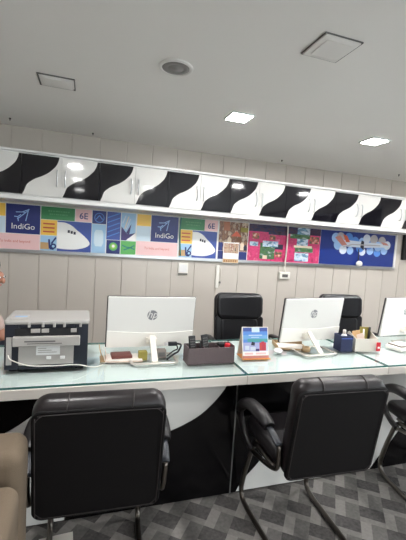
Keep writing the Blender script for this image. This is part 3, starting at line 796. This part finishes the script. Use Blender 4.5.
for u0, u1 in ((110,145),(150,178),(262,285)): MB().box(pu(u0), pu(u1), -.008, -.0045, pz(154), pz(138), 'printer_grey', .001).build('slot_clip', d)
MB().box(pu(46), pu(300), -.030, -.0045, pz(204), pz(166), 'printer_grey', .004).box(pu(90), pu(205), -.0315, -.030, pz(186), pz(181), 'panel_line').box(pu(100), pu(230), -.0315, -.030, pz(194), pz(191), 'panel_line').build('exit_tray', pr)
dp = MB().box(pu(66), pu(276), -.006, .004, pz(285), pz(206), 'printer_grey', .003).build('rear_door', pr)
MB().box(pu(132), pu(222), -.0075, -.0061, pz(244), pz(208), 'sticker_white').build('rating_label', dp)
for q in range(3): MB().box(pu(138), pu(170+20*q), -.0081, -.0076, pz(219+8*q), pz(216+8*q), 'printer_grey').build('label_line', dp)
for u in (180, 233): MB().box(pu(u)-.011, pu(u)+.011, -.012, -.0061, pz(262), pz(250), 'sticker_white', .002).build('door_latch', dp)
MB().box(pu(21), pu(41), -.004, -.0002, pz(282), pz(172), 'printer_grey', .001).build('side_plate', pr)
# usb cable from the plate across the back to the monitor
c = [(pu(30)-.169, 1.843, ZG+pz(240)), (pu(45)-.169, 1.823, ZG+pz(254)), (pu(110)-.169, 1.814, ZG+pz(276)), (pu(200)-.169, 1.815, ZG+pz(281)), (pu(290)-.169, 1.82, ZG+pz(282)), (.05, 1.85, ZG+.010), (.09, 1.89, ZG+.005), (.12, 1.94, ZG+.005)]
tag(MB().tube(c, .0026, 'cable_white', 8, smooth=6).build('usb_cable'), 'white cable sagging across the back of the printer', 'cable')

# ------------------------------------------------------------------ things on the left desk
def D(name, label, cat, mb, group=None, loc=None, rz=0):
    o = tag(mb.build(name), label, cat, group)
    if loc: o.location = loc
    if rz: o.rotation_euler = (0,0,rz)
    return o
Z0 = ZG+.0006
D('paper_stack', 'flat stack of pale papers under the left monitor', 'papers', MB().box(-.10,.10,-.06,.06,0,.008,'paper_pink',.001).box(-.095,.098,-.058,.055,.008,.014,'paper',.001), None, (.215, 1.985, Z0), radians(-4))
D('notebook', 'dark red notebook lying on the papers below the left monitor', 'notebook', MB().box(-.055,.055,-.04,.04,0,.016,'maroon',.002), None, (.20, 1.985, Z0+.0145), radians(3))
hold = thing('letter_rack', 'small rack of leaning cards at the left corner of the left monitor', 'rack', (.098, 1.99, Z0))
MB().box(-.012,.05,-.05,.05,0,.006,'tan_wood',.001).build('base', hold)
for q, (dx, mt) in enumerate(((0,'tan_card'),(.013,'paper'),(.026,'paper_pink'))):
    MB().box(-.0015,.0015,-.045,.045,.001,.072-.008*q,mt, T=Matrix.Translation((dx,0,.006)) @ Matrix.Rotation(radians(-14),4,'Y')).build('card', hold)
D('sticky_note_box', 'olive green box in front of the left monitor', 'box', MB().box(-.024,.024,-.02,.02,0,.05,'olive',.003), None, (.315, 1.96, Z0))
D('ink_box', 'small grey brown box right of the silver stand of the left monitor', 'box', MB().box(-.026,.026,-.02,.02,0,.05,'grey_box',.003).box(-.02,.02,-.0205,-.02,.012,.036,'panel_line'), None, (.425, 1.985, Z0))
ad = thing('video_adapter', 'black video cable with its plug hanging below the left monitor', 'cable', (.0,.0,.0))
a0 = at_y(172, 343, 2.04)
MB().box(-.032,.022,-.012,.012,-.011,.011,'cable_black',.004,T=Matrix.Translation((a0.x+.005,2.025,a0.z))).build('plug', ad)
MB().box(-.052,-.033,-.008,.008,-.007,.007,'sticker_white',.002,T=Matrix.Translation((a0.x+.005,2.025,a0.z))).build('connector', ad)
MB().tube([(a0.x+.028,2.025,a0.z),(a0.x+.05,2.015,a0.z-.006),(a0.x+.03,2.0,a0.z-.04),(a0.x+.005,1.985,Z0+.02),(a0.x-.03,1.96,Z0+.006),(a0.x-.05,1.93,Z0+.006)], .0055, 'cable_black', 8).build('lead', ad)
MB().tube([(a0.x+.026,2.03,a0.z-.006),(a0.x+.03,2.02,a0.z-.03),(a0.x+.0,2.0,Z0+.03),(a0.x-.04,1.985,Z0+.006)], .004, 'cable_black', 8).build('thin_lead', ad)
# leather organiser with remotes
ORX, ORY = .682, 1.885
org = thing('desk_organiser', 'brown embossed leather organiser box on the left desk, holding two remotes', 'organiser box', (ORX, ORY, Z0), radians(2))
ow, od, oh = .140, .045, .098
ob = MB()
ob.box(-ow, ow, -od, od, 0, .006, 'box_leather')
ob.box(-ow, ow, -od, -od+.006, .006, oh-.006, 'box_leather', .002); ob.box(-ow, ow, od-.006, od, .006, oh, 'box_leather', .002)
ob.box(-ow, -ow+.006, -od+.006, od-.006, .006, oh, 'box_leather'); ob.box(ow-.006, ow, -od+.006, od-.006, .006, oh, 'box_leather')
ob.build('case', org)
for xx in (-.04, .05): MB().box(xx-.002, xx+.002, -od+.0065, od-.0065, .0065, oh-.008, 'box_leather').build('divider', org)
def remote(label, x, lean, h):
    t = thing('remote_control', label, 'remote control', (x, ORY-.006, Z0+.008), 0, 'remote controls standing in the organiser')
    T = Matrix.Rotation(radians(lean), 4, 'Y') @ Matrix.Rotation(radians(-8), 4, 'X')
    b_ = MB().box(-.019,.019,-.009,.009,0,h,'plastic_black',.004,T=T).build('casing', t)
    bt = MB()
    for i in range(5):
        for j in range(3): bt.box(-.012+.009*j, -.006+.009*j, -.0105, -.0092, h-.022-.014*i, h-.016-.014*i, 'panel_line', T=T)
    bt.build('keypad', t)
remote('black remote control standing upright at the left end of the leather organiser', ORX-.095, -4, .142)
remote('black remote control leaning to the left, second in the leather organiser', ORX-.010, -9, .148)
D('pen_cap', 'black pen standing between the two remotes', 'pen', MB().tube([(0,0,0),(.002,0,.11)], .006, 'plastic_black', 8, smooth=0), None, (ORX-.052, ORY+.012, Z0+.008))
D('sharpener', 'black lump lying at the right inside of the leather organiser', 'stationery', MB().box(-.022,.022,-.015,.015,0,.1,'plastic_black',.008), None, (ORX+.072, ORY+.01, Z0+.008))
D('stapler', 'red stapler top showing above the leather organiser', 'stapler', MB().box(-.016,.016,-.012,.012,0,.1,'red',.008), None, (ORX+.104, ORY-.014, Z0+.008))
# tent calendar
tc = thing('tent_calendar', 'blue topped standing card with a red suitcase picture, right of the leather organiser', 'tent card', (.985, 1.925, Z0), radians(-3))
T = Matrix.Translation((0,-.036,.004)) @ Matrix.Rotation(radians(-14), 4, 'X')
tw, thh = .085, .185
fp = MB().box(-tw, tw, 0, .002, 0, thh, 'paper', T=T).build('front_card', tc)
MB().box(-tw, tw, -.002, 0, 0, thh, 'holder_grey', T=Matrix.Translation((0,.058,.004)) @ Matrix.Rotation(radians(14), 4, 'X')).build('rear_card', tc)
MB().box(-tw-.002, tw+.006, -.05, .062, 0, .0038, 'ink_orange').build('base_strip', tc)
pic = MB()
def pf(poly, m_, L): pic.face([pic.bm.verts.new(T @ Vector((-tw+u*2*tw, -.0006*L, v*thh))) for u, v in poly], m_)
def pq(u0, u1, v0, v1, m_, L): pf([(u0,v0),(u1,v0),(u1,v1),(u0,v1)], m_, L)
pq(.03,.97,.86,.98,'ink_indigo',1); pq(.03,.97,.74,.86,'ink_bluec',1); pq(.03,.97,.60,.74,'ink_midsky',1); pq(.03,.97,.50,.60,'ink_bluec',1); pq(.20,.97,.52,.62,'ink_tealmid',2)
pq(.36,.66,.83,.985,'ink_pale',3); pq(.24,.76,.725,.748,'ink_pale',2); pq(.34,.64,.66,.675,'ink_pale',2)
pq(.03,.66,.22,.50,'ink_lilac',1); pf([(.32,.42),(.46,.40),(.48,.50),(.36,.53)],'ink_dark',3); pq(.10,.26,.27,.40,'ink_cloudw',2); pq(.30,.50,.25,.36,'ink_cloudw',2); pq(.50,.64,.22,.30,'ink_purple',2); pq(.66,.97,.22,.50,'ink_cloudw',1)
pq(.65,.90,.24,.50,'ink_case',2); pq(.72,.83,.50,.545,'ink_case',2); pq(.69,.71,.26,.48,'ink_redink',3); pq(.03,.97,.09,.22,'ink_white',1); pq(.08,.40,.12,.18,'ink_pink',2); pq(.5,.9,.12,.18,'ink_pink',2); pq(0,1,.0,.085,'ink_rust',2)
pic.build('picture', fp)
# ------------------------------------------------------------------ things on the middle and right desks
D('document_tray', 'tan wooden tray lying under the left part of the middle monitor', 'tray',
  MB().box(-.11,.11,-.07,.07,0,.008,'tan_wood',.002).box(-.11,-.102,-.07,.07,.008,.028,'tan_wood').box(-.1,.1,.062,.07,.008,.028,'tan_wood').box(-.09,.09,-.06,.05,.0085,.012,'paper'), None, (1.34, 2.09, Z0), radians(-16))
D('computer_mouse', 'pale translucent mouse on the glass left of the middle monitor stand', 'mouse', MB().ellipsoid((0,0,.014),.03,.048,.014,'sticker_white'), None, (1.185, 1.985, Z0), radians(-30))
D('tape_roll', 'small tan roll beside the slanted silver stand of the middle monitor', 'tape roll',
  MB().lathe([(.012,0),(.026,0),(.026,.03),(.012,.03),(.012,0)], 'tan_wood', 20, cap=False), None, (1.40, 1.99, Z0))
D('pink_note', 'small orange pink note lying just right of the blue standing card', 'note', MB().box(-.03,.03,-.01,.01,0,.001,'ink_redink'), None, (1.145, 2.10, Z0), radians(-8))
nv = thing('desk_caddy', 'navy blue square cup at the right end of the middle desk', 'caddy', (1.690, 1.99, Z0), radians(-5))
cb = MB(); q = .044; hh = .108
cb.box(-q,q,-q,q,0,.005,'navy_cloth')
cb.box(-q,q,-q,-q+.005,.005,hh,'navy_cloth'); cb.box(-q,q,q-.005,q,.005,hh,'navy_cloth'); cb.box(-q,-q+.005,-q+.005,q-.005,.005,hh,'navy_cloth'); cb.box(q-.005,q,-q+.005,q-.005,.005,hh,'navy_cloth')
cb.build('cup_body', nv); MB().box(-q-.001,q+.001,-q-.001,-q-.0002,hh-.02,hh-.014,'indigo' if 'indigo' in MATS else 'ink_indigo').build('band', nv)
bt = thing('sanitizer_bottle', 'white cap bottle standing in the navy blue cup', 'bottle', (1.690, 1.985, Z0+.0056))
MB().lathe([(.02,0),(.022,.004),(.022,.09),(.016,.104),(.009,.11)], 'sticker_white', 18).build('bottle_body', bt)
MB().lathe([(.011,.1102),(.011,.135),(.006,.138)], 'stand_white', 14).build('bottle_cap', bt)
hd = thing('card_holder', 'pale grey wedge shaped holder with cards, right of the navy blue cup', 'holder', (1.846, 1.985, Z0), radians(-6))
hb = MB(); hw = .086
for xx in (-hw, hw-.004):
    prof_ = [(-.05,0),(.05,0),(.05,.112),(.03,.122),(-.05,.088)]
    A = [hb.bm.verts.new((xx, y, z)) for y, z in prof_]; B = [hb.bm.verts.new((xx+.004, y, z)) for y, z in prof_]
    hb.face(A, 'holder_grey'); hb.face(list(reversed(B)), 'holder_grey')
    for i in range(5): hb.face([A[i], B[i], B[(i+1)%5], A[(i+1)%5]], 'holder_grey')
hb.box(-hw+.004, hw-.004, -.05, -.046, 0, .088, 'holder_grey'); hb.box(-hw+.004, hw-.004, .046, .05, 0, .10, 'holder_grey'); hb.box(-hw+.004, hw-.004, -.046, .046, 0, .004, 'holder_grey')
hb.build('shell', hd)
def incard(name, label, cat, x, y, w_, h_, m_, lean, grp=None):
    D(name, label, cat, MB().box(-w_/2,w_/2,-.0015,.0015,0,h_,m_,T=Matrix.Rotation(radians(lean),4,'Y')), grp, (1.852+x, 1.985+y, Z0+.0045), radians(-6))
incard('green_card', 'olive green card at the back of the pale wedge holder', 'card', .03, .028, .09, .148, 'olive', 3)
incard('tan_envelope', 'tan card leaning to the left in the pale wedge holder', 'card', -.035, .008, .06, .13, 'tan_card', -10)
incard('pink_card', 'pale pink card at the front of the pale wedge holder', 'card', -.012, -.022, .055, .118, 'paper_pink', -18)
D('black_marker', 'black marker standing at the right of the pale wedge holder', 'pen', MB().tube([(0,0,0),(.012,0,.15)], .007, 'plastic_black', 8, smooth=0), None, (1.905, 2.0, Z0+.0045))
D('red_marker', 'red tag hanging on the front right of the pale wedge holder', 'tag', MB().box(-.016,.016,-.008,0,0,.062,'red',.004).box(-.008,.008,-.0088,-.008,.02,.032,'ink_white'), None, (1.918, 1.913, Z0+.008), radians(-6))
D('white_pen', 'white pen standing in the middle of the pale wedge holder', 'pen', MB().tube([(0,0,0),(-.012,0,.14)], .005, 'paper', 8, smooth=0), None, (1.862, 1.985, Z0+.0045))
nb = thing('desk_pad', 'cream block with a grey card on top at the right edge of the photo', 'note block', (2.165, 1.965, Z0), radians(10))
MB().slab(0,0,.16,.12,0,.026,.012,.004,'monitor_chin',3,Matrix(((1,0,0,0),(0,0,1,0),(0,1,0,0),(0,0,0,1)))).build('block', nb)
MB().box(-.06,.075,-.05,.05,.0265,.036,'grey_box',.002).box(-.055,.07,-.045,.045,.0365,.039,'paper').build('top_card', nb)
D('desk_reflection', 'pale blue reflection drawn as a thin patch on the right desk in front of the cut-off monitor', 'reflection', MB().box(-.055,.16,-.03,.1,0,.0012,'ink_pale'), None, (2.30, 1.99, Z0))  # bluish reflection in the glass top, put in as a pale coloured patch

# ------------------------------------------------------------------ brown sofa chair, back to the desk
sf = thing('sofa', 'brown fabric sofa chair at the lower left corner of the photo', 'sofa', (-.160, 1.10, 0))
SX = 0.0
MB().slab(-.40, .425, .80, .73, .0, .16, .045, .04, 'sofa_fabric', 4).build('backrest', sf)
MB().slab(-.085, .39, .17, .65, -.56, -.004, .04, .035, 'sofa_fabric', 4).build('armrest', sf)
MB().slab(-.715, .39, .17, .65, -.56, -.004, .04, .035, 'sofa_fabric', 4).build('armrest', sf)
MB().slab(-.40, .20, .455, .28, -.54, -.004, .03, .03, 'sofa_fabric', 3).build('seat_base', sf)
MB().slab(-.40, .40, .455, .11, -.56, -.006, .04, .04, 'sofa_fabric', 3).build('seat_cushion', sf)
for xx in (-.74,-.06):
    for yy in (-.5,.1): MB().box(xx-.02,xx+.02,yy-.02,yy+.02,0,.0655,'plastic_black').build('foot', sf)
# sheet on the carpet
D('floor_paper', 'white sheet of paper on the carpet below the left armchair', 'paper', MB().box(-.075,.075,-.05,.05,0,.001,'paper'), None, (-.09, 1.665, .0008), radians(4))

# ------------------------------------------------------------------ person seated behind the left desk
pz0 = (-.695, 2.68, 0)
stl = thing('stool', 'round stool hidden behind the left desk under the seated person', 'stool', pz0)
MB().lathe([(.17,.40),(.18,.41),(.18,.44),(.16,.455)], 'leather_black', 24).build('seat', stl)
for k in range(4):
    a_ = pi/4+pi/2*k; MB().tube([(.12*cos(a_),.12*sin(a_),.40),(.18*cos(a_),.18*sin(a_),.0)], .012, 'gunmetal', 8, smooth=0).build('leg', stl)
pe = thing('person', 'person in a pale shirt seated behind the printer, cut off by the left edge', 'person', pz0, radians(78))
def skin(name, verts, edges, radii, m_, parent, root=0, sub=2):
    me = bpy.data.meshes.new(name); me.from_pydata(verts, edges, []); o = bpy.data.objects.new(name, me); COL.objects.link(o); o.parent = parent
    md = o.modifiers.new('skin', 'SKIN'); md.use_smooth_shade = True
    if not me.skin_vertices: me.skin_vertices.new()
    for i, r in enumerate(radii):
        v = me.skin_vertices[0].data[i]; v.radius = (r, r) if not isinstance(r, tuple) else r; v.use_root = (i == root)
    sb = o.modifiers.new('sub', 'SUBSURF'); sb.levels = sub; sb.render_levels = sub
    me.materials.append(MATS[m_]); return o
# spine, neck, head
V = [(0,.02,.50),(0,.03,.66),(0,.03,.82),(0,.02,.93),(0,-.015,1.005),(0,-.06,1.055),(0,-.085,1.11),(0,-.078,1.175)]
Rr = [.10,.09,.105,.07,.048,.062,.104,.104]
E_ = [(i, i+1) for i in range(7)]
def add(chain, radii, frm):
    last = frm
    for p_, r_ in zip(chain, radii):
        V.append(p_); Rr.append(r_); E_.append((last, len(V)-1)); last = len(V)-1
    return last
for s in (-1, 1):
    dx = 0
    hnd = add([(dx+s*.15,.02,.905),(dx+s*.175,-.05,.78),(dx+s*.18,-.10,.66),(dx+s*.16,-.22,.64),(dx+s*.13,-.31,.63),(dx+s*.125,-.345,.63)], [.05,.043,.038,.034,.026,.028], 3)
    for fi, (fx, ln) in enumerate(((-.026,.066),(-.009,.076),(.009,.072),(.026,.058))):
        add([(dx+s*.12+fx,-.385,.632),(dx+s*.12+fx,-.385-ln*.5,.626),(dx+s*.12+fx,-.385-ln*.85,.612)], [.010,.009,.008], hnd)
    add([(dx+s*.12-s*.04,-.35,.628),(dx+s*.12-s*.055,-.385,.620)], [.011,.009], hnd)
    add([(s*.09,-.12,.53),(s*.11,-.33,.52),(s*.11,-.36,.28),(s*.11,-.35,.07),(s*.11,-.45,.04)], [.068,.055,.048,.04,.035], 0)
bo = skin('body', V, E_, Rr, 'skin', pe)
V2 = [(0,.02,.54),(0,.03,.66),(0,.03,.82),(0,.025,.92)]; R2 = [.155,.145,.155,.115]; E2 = [(0,1),(1,2),(2,3)]
for s in (-1, 1):
    i0 = len(V2); V2 += [(s*.15,.02,.905),(s*.175,-.05,.78),(s*.178,-.08,.70)]; R2 += [.064,.06,.058]; E2 += [(3,i0),(i0,i0+1),(i0+1,i0+2)]
skin('shirt', V2, E2, R2, 'shirt', pe)
V3 = [(0,.02,.53)]; R3 = [.165]; E3 = []
for s in (-1, 1):
    i0 = len(V3); V3 += [(s*.09,-.12,.53),(s*.11,-.33,.52),(s*.11,-.36,.28),(s*.11,-.35,.09)]; R3 += [.105,.076,.064,.056]; E3 += [(0,i0),(i0,i0+1),(i0+1,i0+2),(i0+2,i0+3)]
skin('trousers', V3, E3, R3, 'trousers', pe)
hr = MB().ellipsoid((0,-.055,1.198), .090, .096, .084, 'hair', 18, 12).build('hair', pe)
fc = MB()
for s in (-1, 1):
    fc.ellipsoid((0+s*.03,-.170,1.125), .010, .006, .006, 'sticker_white', 10, 6); fc.ellipsoid((0+s*.03,-.1755,1.125), .005, .003, .005, 'hair', 8, 6)
    fc.ellipsoid((0+s*.078,-.09,1.11), .010, .018, .028, 'skin', 10, 6)
fc.ellipsoid((0,-.176,1.10), .011, .014, .020, 'skin', 10, 6); fc.ellipsoid((0,-.158,1.07), .024, .006, .006, 'rose' if 'rose' in MATS else 'ink_rust', 10, 6)
fc.build('face', pe)

# ------------------------------------------------------------------ camera, world, view
cam = bpy.data.cameras.new('camera'); co = bpy.data.objects.new('camera', cam); COL.objects.link(co)
cam.sensor_width = 36; cam.sensor_fit = 'AUTO'; cam.lens = F*36/540; cam.clip_start = .05
M = Matrix(((CR.x, CU.x, -fw.x, 0), (CR.y, CU.y, -fw.y, 0), (CR.z, CU.z, -fw.z, H), (0,0,0,1)))
co.matrix_world = M
sc.camera = co
wd_ = bpy.data.worlds.new('world'); sc.world = wd_; wd_.use_nodes = True
wd_.node_tree.nodes['Background'].inputs[0].default_value = (.9,.95,1,1); wd_.node_tree.nodes['Background'].inputs[1].default_value = 3.2
vs = sc.view_settings
vs.view_transform = 'Standard'; vs.look = 'None'; vs.gamma = 1; vs.use_curve_mapping = False; vs.exposure = 0.55
try:
    sc.cycles.use_denoising = True; sc.cycles.max_bounces = 8; sc.cycles.sample_clamp_indirect = 6
except Exception: pass
